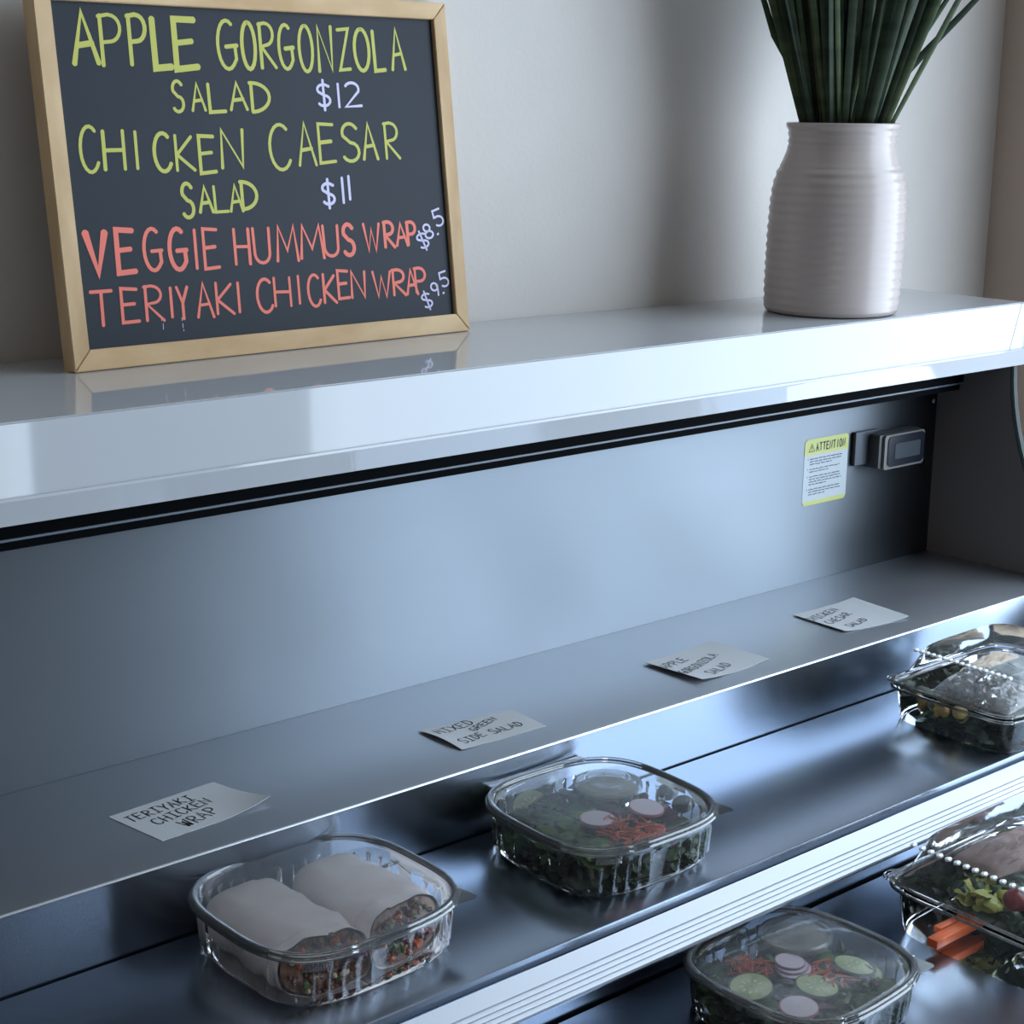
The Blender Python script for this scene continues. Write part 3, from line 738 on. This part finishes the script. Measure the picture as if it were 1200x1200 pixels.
M_pepper = mat('green_pepper', (92, 108, 58), .35, nscale=60, namt=.25)
M_red = mat('cabbage_purple', (112, 58, 92), .4, nscale=60, namt=.3)
M_cream = mat('chicken_cream', (206, 184, 158), .5, nscale=60, namt=.15)
def wrap_half(label, cx, yb, yf, z0, hw, hh, rot, slant):
    """flattened roll along its own length, tucked at the back, cut on the bias in front"""
    t = thing('wrap_half', label, 'wrap', (cx, (yb+yf)/2, z0), 'wrap halves in the container')
    Lh = yb-yf; MM = Matrix.Translation((cx, yf, z0)) @ Matrix.Rotation(rot, 4, 'Z')
    def ring(f, k=1.0):
        pts = []
        for i in range(48):
            th_ = 2*PI*i/48; x, z = sq(th_, hw*k, hh*k, 2.9)
            x *= 1.0; zz = hh + z
            y = Lh*f
            if f <= .001: y = slant*(x/hw)*.5*hw + .35*(zz)
            nz = noise.noise(Vector((x*45+cx*90, y*38, zz*30)))*.0048 + noise.noise(Vector((x*120, y*90+cx*40, 1)))*.0020
            if k > .9: x += nz*.6; zz = max(0.0004, zz + nz)
            pts.append(MM @ Vector((x, y, zz)))
        return pts
    bm = bmesh.new(); rings = []
    ks = [(0, 1), (.10, 1.0)] + [(.2+.08*i, 1.02) for i in range(8)] + [(.86, .99), (.92, .93), (.965, .82), (.99, .6), (1.0, .3)]
    ks = [(f, k) for f, k in ks]
    for f, k in ks:
        if f and f < .35: pass
        rings.append([bm.verts.new(p) for p in (ring(f, k) if f == 0 else ring(max(f, .22*(1-f)) if f < .2 else f, k))])
    for p, q in zip(rings, rings[1:]):
        for i in range(48): bm.faces.new((p[i], p[(i+1) % 48], q[(i+1) % 48], q[i]))
    bm.faces.new(rings[-1])
    obj('tortilla', bm, M_tort, t, smooth=60)
    bm = bmesh.new(); r0 = ring(0, .93); c = sum(r0, Vector())/48; f0 = [bm.verts.new(p + MM.to_3x3() @ Vector((0, .0015, 0))) for p in r0]; bm.faces.new(f0)
    def rp():
        th_ = random.uniform(0, 6.28); r_ = math.sqrt(random.random())*.86
        x = hw*r_*math.cos(th_); zz = hh+hh*r_*math.sin(th_)
        return MM @ Vector((x, slant*x*.5 + .35*zz + random.uniform(-.001, .002), zz))
    chunks(bm, 60, rp, .0020, .0045)
    obj('filling', bm, M_fill, t)['kind'] = 'stuff'
    for nm, mt, n in (('carrot_bits', M_carrot, 9), ('green_bits', M_pepper, 11), ('cabbage_bits', M_red, 10), ('chicken_bits', M_cream, 5)):
        bm = bmesh.new(); chunks(bm, n, lambda: rp()+MM.to_3x3() @ Vector((0, -.0025, 0)), .0018, .0040); obj(nm, bm, mt, t)['kind'] = 'stuff'
zc = ZD + .0030
wrap_half('flour tortilla wrap half with cut end showing filling, nearer the container front left', .6065, 1.052, .920, zc, .0370, .0205, math.radians(1), -.25)
wrap_half('flour tortilla wrap half with cut end showing filling, at the container right side', .6815, 1.050, .924, zc, .0360, .0205, math.radians(-1), .35)

# ---- salads
M_green = [mat_two('dark_salad_leaf', (22, 36, 22), (58, 84, 42), 40, .4, .35, .65), mat_two('salad_leaf', (50, 76, 38), (104, 132, 70), 40, .4, .3, .7), mat_two('purple_salad_leaf', (40, 20, 30), (84, 40, 56), 40, .4, .3, .7)]
M_radish = mat('radish_flesh', (212, 200, 208), .35, nscale=60, namt=.05); M_rskin = mat('radish_skin', (190, 130, 150), .35)
M_cuke = mat_two('cucumber_flesh', (150, 164, 116), (186, 194, 152), 70, .3, .35, .65, bump=.1); M_cskin = mat('cucumber_skin', (52, 78, 44), .35)
M_tomato = mat('tomato_red', (186, 44, 32), .25); M_olive = mat('black_olive', (26, 20, 26), .25)
M_onion = mat('red_onion', (168, 120, 158), .35, nscale=50, namt=.2)
M_cup = mat_clear('cup_plastic', (.90, .92, .92), .9, .22, .12); M_sauce = mat('pale_dressing', (176, 164, 138), .45)
def leaf_pile(name, label, cx, cy, z0, a, b, h, n, mt, seed):
    random.seed(seed); bm = bmesh.new()
    for _ in range(n):
        th_ = random.uniform(0, 2*PI); r_ = math.sqrt(random.random()); x, y = sq(th_, a*r_, b*r_, 3.2)
        z = z0 + .004 + (h-.004)*random.random()
        R = Matrix.Rotation(random.uniform(0, 6.28), 3, 'Z') @ Matrix.Rotation(random.uniform(-.9, .9), 3, 'X') @ Matrix.Rotation(random.uniform(-.7, .7), 3, 'Y')
        L = random.uniform(.014, .026); wd = L*random.uniform(.35, .65); g_ = []
        for i in range(6):
            u = i/5; row = []
            for j in range(5):
                v = j/4-.5; w_ = wd*math.sin(PI*(.08+.9*u))**.7
                p = Vector(((u-.5)*L, v*w_*2, .22*L*math.cos(v*5)*.5 + .0012*math.sin(u*19+j*2.1)))
                q = R @ p + Vector((cx+x, cy+y, z))
                q.x = min(cx+a, max(cx-a, q.x)); q.y = min(cy+b, max(cy-b, q.y)); q.z = min(z0+h+.001, max(z0+.0012, q.z))
                row.append(bm.verts.new(q))
            g_.append(row)
        for i in range(5):
            for j in range(4): bm.faces.new((g_[i][j], g_[i+1][j], g_[i+1][j+1], g_[i][j+1]))
    o = obj(name, bm, mt, base=(cx, cy, z0), smooth=True); o['kind'] = 'stuff'; tag(o, label, 'salad leaves'); return o
def shreds(name, label, cx, cy, z0, r, n, mt, seed, h=.006, cat='vegetable'):
    random.seed(seed); bm = bmesh.new()
    for _ in range(n):
        th_ = random.uniform(0, 6.28); rr = r*math.sqrt(random.random()); p = Vector((cx+rr*math.cos(th_), cy+rr*math.sin(th_), z0+random.random()*h))
        d = Vector((random.uniform(-1, 1), random.uniform(-1, 1), random.uniform(-.2, .2))).normalized(); L = random.uniform(.010, .022); b_ = Vector((random.uniform(-1, 1), random.uniform(-1, 1), .4))*.003
        tube(bm, [p-d*L/2, p+b_*.6, p+d*L/2], .0009, 4)
    o = obj(name, bm, mt, base=(cx, cy, z0)); o['kind'] = 'stuff'; tag(o, label, cat); return o
def slice_(name, label, cat, cx, cy, z, r, tx, ty, flesh, skin, th_=.003, half=False, group=None, el=1.0):
    t = thing(name, label, cat, (cx, cy, z), group)
    Mx = Matrix.Translation((cx, cy, z)) @ Matrix.Rotation(tx, 4, 'X') @ Matrix.Rotation(ty, 4, 'Y') @ Matrix.Diagonal((el, 1, 1, 1))
    a1 = PI if half else 2*PI; n = 40
    def disc(r0, r1, z0_, z1_):
        bm = bmesh.new(); ks = []
        for i in range(n+1 if half else n):
            q = a1*i/n; c, s = math.cos(q), math.sin(q)
            ks.append([bm.verts.new((rr*c, rr*s, zz)) for rr, zz in ((r0, z0_), (r1, z0_), (r1, z1_), (r0, z1_))])
        m_ = len(ks)
        for i in range(m_-1 if half else m_):
            p, q = ks[i], ks[(i+1) % m_]
            for k in range(4): bm.faces.new((p[k], p[(k+1) % 4], q[(k+1) % 4], q[k]))
        bm.transform(Mx); return bm
    bm = disc(.0004, r*.93, 0, th_); obj('flesh', bm, flesh, t, smooth=30)
    bm = disc(r*.93, r, .0002, th_-.0002); obj('skin', bm, skin, t, smooth=30)
    if flesh is M_cuke:
        bm = bmesh.new()
        for i in range(9 if not half else 5):
            q = a1*(i+.5)/(9 if not half else 5); p = Vector((r*.42*math.cos(q), r*.42*math.sin(q), th_))
            s_ = bmesh.ops.create_icosphere(bm, subdivisions=1, radius=.0012)
            for v in s_['verts']: v.co = Matrix.Rotation(q, 3, 'Z') @ Vector((v.co.x*2, v.co.y, v.co.z*.4)) + p
        bm.transform(Mx); obj('seeds', bm, mat('cucumber_seed', (206, 206, 170), .3), t)['kind'] = 'stuff'
    return t
def sauce_cup(label, cx, cy, z, r=.031, h=.030, sauce=None):
    t = thing('dressing_cup', label, 'cup', (cx, cy, z), None)
    bm = bmesh.new(); lathe(bm, [(r*.78, 0), (r*.80, .001), (r*.93, h-.004), (r*.97, h-.003)], cx, cy, z, 48); obj('cup', bm, M_cup, t, smooth=40)
    bm = bmesh.new(); lathe(bm, [(r*.76, .001), (r*.90, h*.80)], cx, cy, z, 48, cap1=True); obj('dressing', bm, sauce or M_sauce, t, smooth=40)
    bm = bmesh.new(); lathe(bm, [(r*1.0, h-.006), (r*1.03, h-.003), (r*1.02, h), (r*.93, h+.001), (r*.89, h-.0015), (r*.60, h-.001), (r*.56, h+.0003), (r*.30, h+.0003), (r*.26, h-.0006), (.0005, h-.0004)], cx, cy, z, 48, cap0=False, cap1=True)
    obj('lid', bm, M_cup, t, smooth=40)
# upper middle container
ux, uy = .927, .976; zt = ZD + .0015
leaf_pile('salad_greens', 'dark mixed salad leaves filling the container with radish slices', ux, uy, zt, .0700, .0700, .029, 420, M_green[0], 31)
leaf_pile('salad_greens', 'purple leaves mixed through the salad with radish slices', ux+.02, uy, zt+.006, .048, .066, .026, 80, M_green[2], 32)
leaf_pile('salad_greens', 'lighter green leaves at the front of the salad with radish slices', ux-.018, uy-.02, zt+.012, .046, .044, .019, 50, M_green[1], 33)
def pt(x, y, z): p = on_z(x, y, z); return p.x, p.y
zs_ = ZD + .035
c = pt(560, 890, zs_)
c = pt(668, 972, zs_)
shreds('carrot_shreds', 'orange carrot shreds between the two radish slices on the upper deck', *pt(735, 972, zs_), zs_-.003, .026, 90, M_carrot, 41)
x_, y_ = pt(700, 962, zs_); slice_('radish_slice', 'pale round radish slice left of the carrot shreds in the upper deck salad', 'radish', x_, y_, zs_, .0150, .05, .04, M_radish, M_rskin, el=1.1)
x_, y_ = pt(757, 950, zs_); slice_('radish_slice', 'pale round radish slice right of the carrot shreds, leaning, in the upper deck salad', 'radish', x_, y_, zs_+.001, .0150, .15, .1, M_radish, M_rskin, el=1.15)
x_, y_ = pt(712, 925, zs_); sauce_cup('round lidded cup of pale dressing at the back of the upper deck salad', x_, y_, ZD+.012)
x_, y_ = pt(622, 943, zs_-.004); slice_('cucumber_slice', 'pale cucumber half slice at the left of the upper deck salad', 'cucumber', x_, y_, zs_-.006, .017, .3, -.5, M_cuke, M_cskin, half=True)
bm = bmesh.new(); x_, y_ = pt(768, 975, zs_-.004); bmesh.ops.create_uvsphere(bm, u_segments=20, v_segments=12, radius=.0085, matrix=Matrix.Translation((x_, y_, zs_-.004)) @ Matrix.Diagonal((1.3, 1, .8, 1)))
tag(obj('cherry_tomato', bm, M_tomato, base=(x_, y_, zs_-.01), smooth=True), 'red cherry tomato piece beside the right radish slice in the upper deck salad', 'tomato')
for i, (px, py, wds) in enumerate(((800, 940, 'nearest the container right corner'), (783, 925, 'just behind the other olive piece'))):
    x_, y_ = pt(px, py, zs_-.003); bm = bmesh.new(); bmesh.ops.create_uvsphere(bm, u_segments=20, v_segments=12, radius=.010, matrix=Matrix.Translation((x_, y_, zs_-.005)) @ Matrix.Diagonal((1.1, .9, .8, 1)))
    tag(obj('olive_piece', bm, M_olive, base=(x_, y_, zs_-.01), smooth=True), 'shiny black olive piece in the upper deck salad, '+wds, 'olive')
# lower container
lx, ly = .979, .786; zt = Z2 + .0015; zq = Z2 + .035
leaf_pile('salad_greens', 'dark mixed salad leaves filling the container below the price rail', lx, ly, zt, .0690, .0690, .029, 420, M_green[0], 51)
leaf_pile('salad_greens', 'purple leaves mixed through the salad below the price rail', lx, ly-.01, zt+.006, .055, .055, .026, 80, M_green[2], 52)
leaf_pile('salad_greens', 'lighter green leaves at the right of the salad below the price rail', lx+.032, ly+.0, zt+.012, .030, .045, .019, 50, M_green[1], 53)
x_, y_ = pt(932, 1102, zq); sauce_cup('round lidded cup of brown dressing in the salad below the price rail', x_, y_, Z2+.012, sauce=mat('brown_dressing', (128, 108, 84), .4))
for i, (px, py, r_, half, wds) in enumerate(((880, 1158, .0175, False, 'leftmost of three below the price rail'), (957, 1157, .0175, False, 'in the middle of the salad below the price rail'), (1000, 1133, .0170, False, 'nearest the right rim of the salad below the price rail'))):
    x_, y_ = pt(px, py, zq); slice_('cucumber_slice', 'pale green cucumber slice, '+wds, 'cucumber', x_, y_, zq-.001, r_, .08, (-.1, .1, .2)[i], M_cuke, M_cskin, half=half, el=1.1)
x_, y_ = pt(936, 1183, zq); slice_('radish_slice', 'pale purplish radish slice at the front of the salad below the price rail', 'radish', x_, y_, zq, .0150, .05, 0, M_radish, M_rskin, el=1.1)
x_, y_ = pt(930, 1135, zq)
for i in range(3):
    slice_('onion_slice', 'thin red onion slice, %s of three stacked in the salad below the price rail' % ('lowest', 'middle', 'topmost')[i], 'onion', x_+.001*i, y_+.003*i, zq-.001+.0018*i, .0140-.001*i, .1, .05*i, M_radish, M_onion, th_=.0014, group='stacked onion slices', el=1.2)
shreds('carrot_shreds', 'orange carrot shreds behind the left cucumber slice below the price rail', *pt(880, 1132, zq), zq-.004, .018, 50, M_carrot, 61)
shreds('carrot_shreds', 'orange carrot shreds between the cucumber slices below the price rail', *pt(975, 1140, zq), zq-.004, .020, 50, M_carrot, 62)

# ---- rectangular domed containers at the right
M_glint = mat('white_crimp_glint', (244, 248, 250), .3, spec=1.0)  # white base colour stands for window glints on the clear crimps
def dome_container(label, x0, x1, y0, y1, z0, hr, hd, tk=.9):
    t = thing('domed_container', label, 'container', ((x0+x1)/2, (y0+y1)/2, z0), 'large domed clear containers')
    cx, cy, a, b = (x0+x1)/2, (y0+y1)/2, (x1-x0)/2, (y1-y0)/2; zb = z0+.0004
    bm = bmesh.new(); loft(bm, [(a*.90, b*.90, zb, 0, 7), (a*.92, b*.92, zb+.004, 0, 7), (a*.93, b*.95, zb+hr*.8, 0, 8), (a*.95, b*.96, zb+hr*.95, 0, 8), (a, b, zb+hr, 0, 8)], cx, cy, 128)
    obj('tray', bm, mat_clear('dark_clear_plastic', (.95, .97, .97), 1, .03, .05), t, smooth=35)
    bm = bmesh.new()
    for zz, k in ((zb+hr, 1.0), (zb+hr+.005, .985)):
        pts = [sq(2*PI*i/96, a*k, b*k, 8) for i in range(96)]
        n = 96; rings = []
        for x, y in pts:
            L = math.hypot(x, y); rings.append([bm.verts.new((cx+x+x/L*.0016*math.cos(q*PI/3), cy+y+y/L*.0016*math.cos(q*PI/3), zz+.0016*math.sin(q*PI/3))) for q in range(6)])
        for i in range(n):
            for k_ in range(6): bm.faces.new((rings[i][k_], rings[i][(k_+1) % 6], rings[(i+1) % n][(k_+1) % 6], rings[(i+1) % n][k_]))
    obj('rim', bm, M_rim, t, smooth=True)
    bm = bmesh.new(); loft(bm, [(a*.985, b*.985, zb+hr+.004, 0, 8), (a*.96, b*.95, zb+hr+.006, 0, 7), (a*(.96+(tk-.96)*.4), b*.90, zb+hr+hd*.3, 0, 6), (a*tk, b*.78, zb+hr+hd*.92, 0, 5), (a*(tk-.06), b*.72, zb+hr+hd, 0, 5), (a*.3, b*.3, zb+hr+hd*1.03, 0, 3)], cx, cy, 128, cap0=False, cap1=True)
    lid = obj('lid', bm, M_lid, t, smooth=30)
    bm = bmesh.new()   # crimped ridge of small raised lozenges along the upper left edge of the dome
    xr = cx - a*(tk+.005); n = 17
    for i in range(n):
        y = cy - b*.72 + (b*1.44)*i/(n-1)
        r = bmesh.ops.create_icosphere(bm, subdivisions=1, radius=.0040)
        for v in r['verts']: v.co = Vector((v.co.x*1.1+xr, v.co.y*.85+y, v.co.z*.55+zb+hr+hd*.93))
    obj('crimped_ridge', bm, M_glint, lid)
    bm = bmesh.new()   # flared opening lip at the back left corner
    for k in range(3):
        rr = .006+.0035*k
        tube(bm, [(x0+.016-rr*math.cos(q), y1-.010+rr*.9*math.sin(q), zb+hr+.004+.001*k) for q in [PI*1.0*j/10-.5 for j in range(11)]], .0009, 5)
    obj('lip', bm, M_rim, lid)
    return t
dome_container('large domed clear container with crouton bag and wrapped item, on the upper deck at right', 1.385, 1.600, .865, 1.025, ZD, .038, .042, .74)
dome_container('large domed clear container of lettuce and carrot sticks, on the lower deck at right', 1.142, 1.375, .630, .835, Z2, .046, .048)
leaf_pile('salad_greens', 'dark lettuce under the crouton bag in the upper domed container', 1.492, .945, ZD+.002, .088, .066, .026, 300, M_green[0], 71)
leaf_pile('salad_greens', 'dark lettuce filling the lower domed container', 1.282, .745, Z2+.002, .078, .074, .040, 420, M_green[0], 72)
leaf_pile('salad_greens', 'yellow-green lettuce, sunlight in its colour, beside the carrot sticks in the lower domed container', *pt(1158, 1048, Z2+.034), Z2+.022, .022, .022, .020, 40, mat_two('sunlit_lettuce', (140, 152, 62), (214, 208, 120), 40, .4, .3, .7), 73)  # leaf colour lightened where the sun patch would fall
random.seed(74); bm = bmesh.new(); chunks(bm, 26, lambda: Vector((random.uniform(1.40, 1.45), random.uniform(.92, 1.0), ZD+random.uniform(.012, .030))), .004, .008, seg=2)
o = obj('cheese_crumbs', bm, mat_two('yellow_cheese', (150, 118, 52), (196, 170, 96), 60, .5), base=(1.42, .95, ZD+.01)); o['kind'] = 'stuff'; tag(o, 'yellow brown crumbs among the lettuce in the upper domed container', 'topping')
def pillow(name, label, cat, cx, cy, z, a, b, h, rot, mt, wr=.0012, tilt=0, parts=None):
    t = thing(name, label, cat, (cx, cy, z))
    bm = bmesh.new(); n = 34; up = []; dn = []
    Mx = Matrix.Translation((cx, cy, z)) @ Matrix.Rotation(rot, 4, 'Z') @ Matrix.Rotation(tilt, 4, 'Y')
    for i in range(n+1):
        for sgn, L in ((1, up), (-1, dn)):
            row = []
            for j in range(n+1):
                u, v = i/n*2-1, j/n*2-1; k = (max(0, 1-abs(u)**3.0)*max(0, 1-abs(v)**3.0))**.55
                zz = h*k*sgn*(1 if sgn > 0 else .45) + wr*noise.noise(Vector((u*3+cx*50, v*14, sgn)))*k*1.5
                row.append(bm.verts.new(Mx @ Vector((u*a, v*b, zz+h*.45))))
            L.append(row)
    for L in (up, dn):
        for i in range(n):
            for j in range(n): bm.faces.new((L[i][j], L[i+1][j], L[i+1][j+1], L[i][j+1]))
    bmesh.ops.remove_doubles(bm, verts=bm.verts, dist=1e-6)
    obj('wrapper', bm, mt, t, smooth=True); return t, Mx
# crouton bag (cellophane) lying against the left side of the upper container
M_cello = mat_clear('crinkled_cellophane', (.86, .88, .88), .9, .26, .12, wav=.8, ior=1.6)
bx_, by_ = 1.452, .935
t, Mx = pillow('crouton_bag', 'crinkled clear bag of croutons under the dome of the upper container', 'bag', bx_, by_, ZD+.036, .036, .048, .013, 0, M_cello, .004, tilt=math.radians(-8))
random.seed(77); bm = bmesh.new()
for i in range(26):
    p = Mx @ Vector((random.uniform(-.024, .024), random.uniform(-.036, .036), .006+random.uniform(-.002, .004)))
    box(bm, (-.005, -.005, -.0035), (.005, .005, .0035), .001, Matrix.Translation(p) @ Matrix.Rotation(random.uniform(0, 3), 4, 'Z') @ Matrix.Rotation(random.uniform(-.5, .5), 4, 'X'))
obj('croutons', bm, mat_two('toasted_bread', (120, 104, 88), (164, 150, 132), 90, .7), t)['kind'] = 'stuff'
bm = bmesh.new()
for k in range(2):
    q = [Mx @ Vector((-.010+.006*math.sin(2*PI*i/16), .0065*(1 if k else -1)-.004+.0048*math.cos(2*PI*i/16), .0205)) for i in range(17)]
    ribbon(bm, q, .0012, Vector((-.3, 0, 1)).normalized(), .0002)
obj('print', bm, M_ink, t)['label'] = 'black print reading 00'
t, Mx = pillow('dressing_packet', 'white dressing packet with green print in the upper domed container', 'packet', 1.530, .915, ZD+.048, .046, .044, .009, math.radians(-12), mat('packet_white', (196, 206, 208), .35, nscale=20, namt=.04), .002, tilt=math.radians(-6))
bm = bmesh.new(); 
for i in range(7):
    q = 2*PI*i/7; ribbon(bm, [Mx @ Vector((-.008, .004, .0142)), Mx @ Vector((-.008+.008*math.cos(q), .004+.010*math.sin(q), .0140))], .0035, Vector((0, 0, 1)), .0004)
obj('leaf_emblem', bm, mat('emblem_green', (52, 118, 84), .5), t)
bm = bmesh.new()
for k in range(2): ribbon(bm, [Mx @ Vector((-.034+.030*k, .014-.034*k, .0130)), Mx @ Vector((-.030+.030*k, .030-.034*k, .0125))], .0014, Vector((0, 0, 1)), .0004)
obj('print', bm, M_ink, t)
pillow('chicken_strip', 'tan sliced chicken strips behind the white packet in the upper domed container', 'chicken', 1.530, .985, ZD+.030, .050, .018, .012, .1, M_cream, .003)
# lower domed container: carrot sticks and red items
for i, (p0, p1, r_, wds) in enumerate((((1092, 1106), (1163, 1070), .0055, 'front one, longer'), ((1098, 1090), (1140, 1070), .0040, 'behind one, shorter'))):
    a_ = on_z(*p0, Z2+.012); b_ = on_z(*p1, Z2+.012); bm = bmesh.new()
    d = b_-a_; L = d.length; ang = math.atan2(d.y, d.x)
    box(bm, (-L/2, -r_, -r_*.8), (L/2, r_, r_*.8), .0012, Matrix.Translation((a_+b_)/2) @ Matrix.Rotation(ang, 4, 'Z'))
    tag(obj('carrot_stick', bm, mat('sunlit_carrot', (252, 116, 62), .3, nscale=70, namt=.1), base=(a_+b_)/2, smooth=30), 'orange carrot stick, sunlight in its colour, in the lower domed container, '+wds, 'carrot', 'carrot sticks')  # orange pushed brighter in place of a patch of sun
pillow('wrap_piece', 'brown wrapped roll at the back of the lower domed container', 'wrap', 1.292, .790, Z2+.040, .058, .026, .016, -.1, mat_two('brown_wrap', (120, 84, 70), (156, 116, 98), 30, .5), .003)
for i, (px, py, wds) in enumerate(((1192, 1052, 'lowest, at the frame edge'), (1180, 985, 'near the crimped ridge'))):
    x_, y_ = pt(px, py, Z2+.05); bm = bmesh.new(); bmesh.ops.create_uvsphere(bm, u_segments=20, v_segments=12, radius=.012, matrix=Matrix.Translation((x_, y_, Z2+.048)) @ Matrix.Diagonal((1.2, 1, .8, 1)))
    tag(obj('tomato_half', bm, mat('dull_tomato', (120, 34, 36), .3), base=(x_, y_, Z2+.04), smooth=True), 'dark red tomato half in the lower domed container, '+wds, 'tomato')
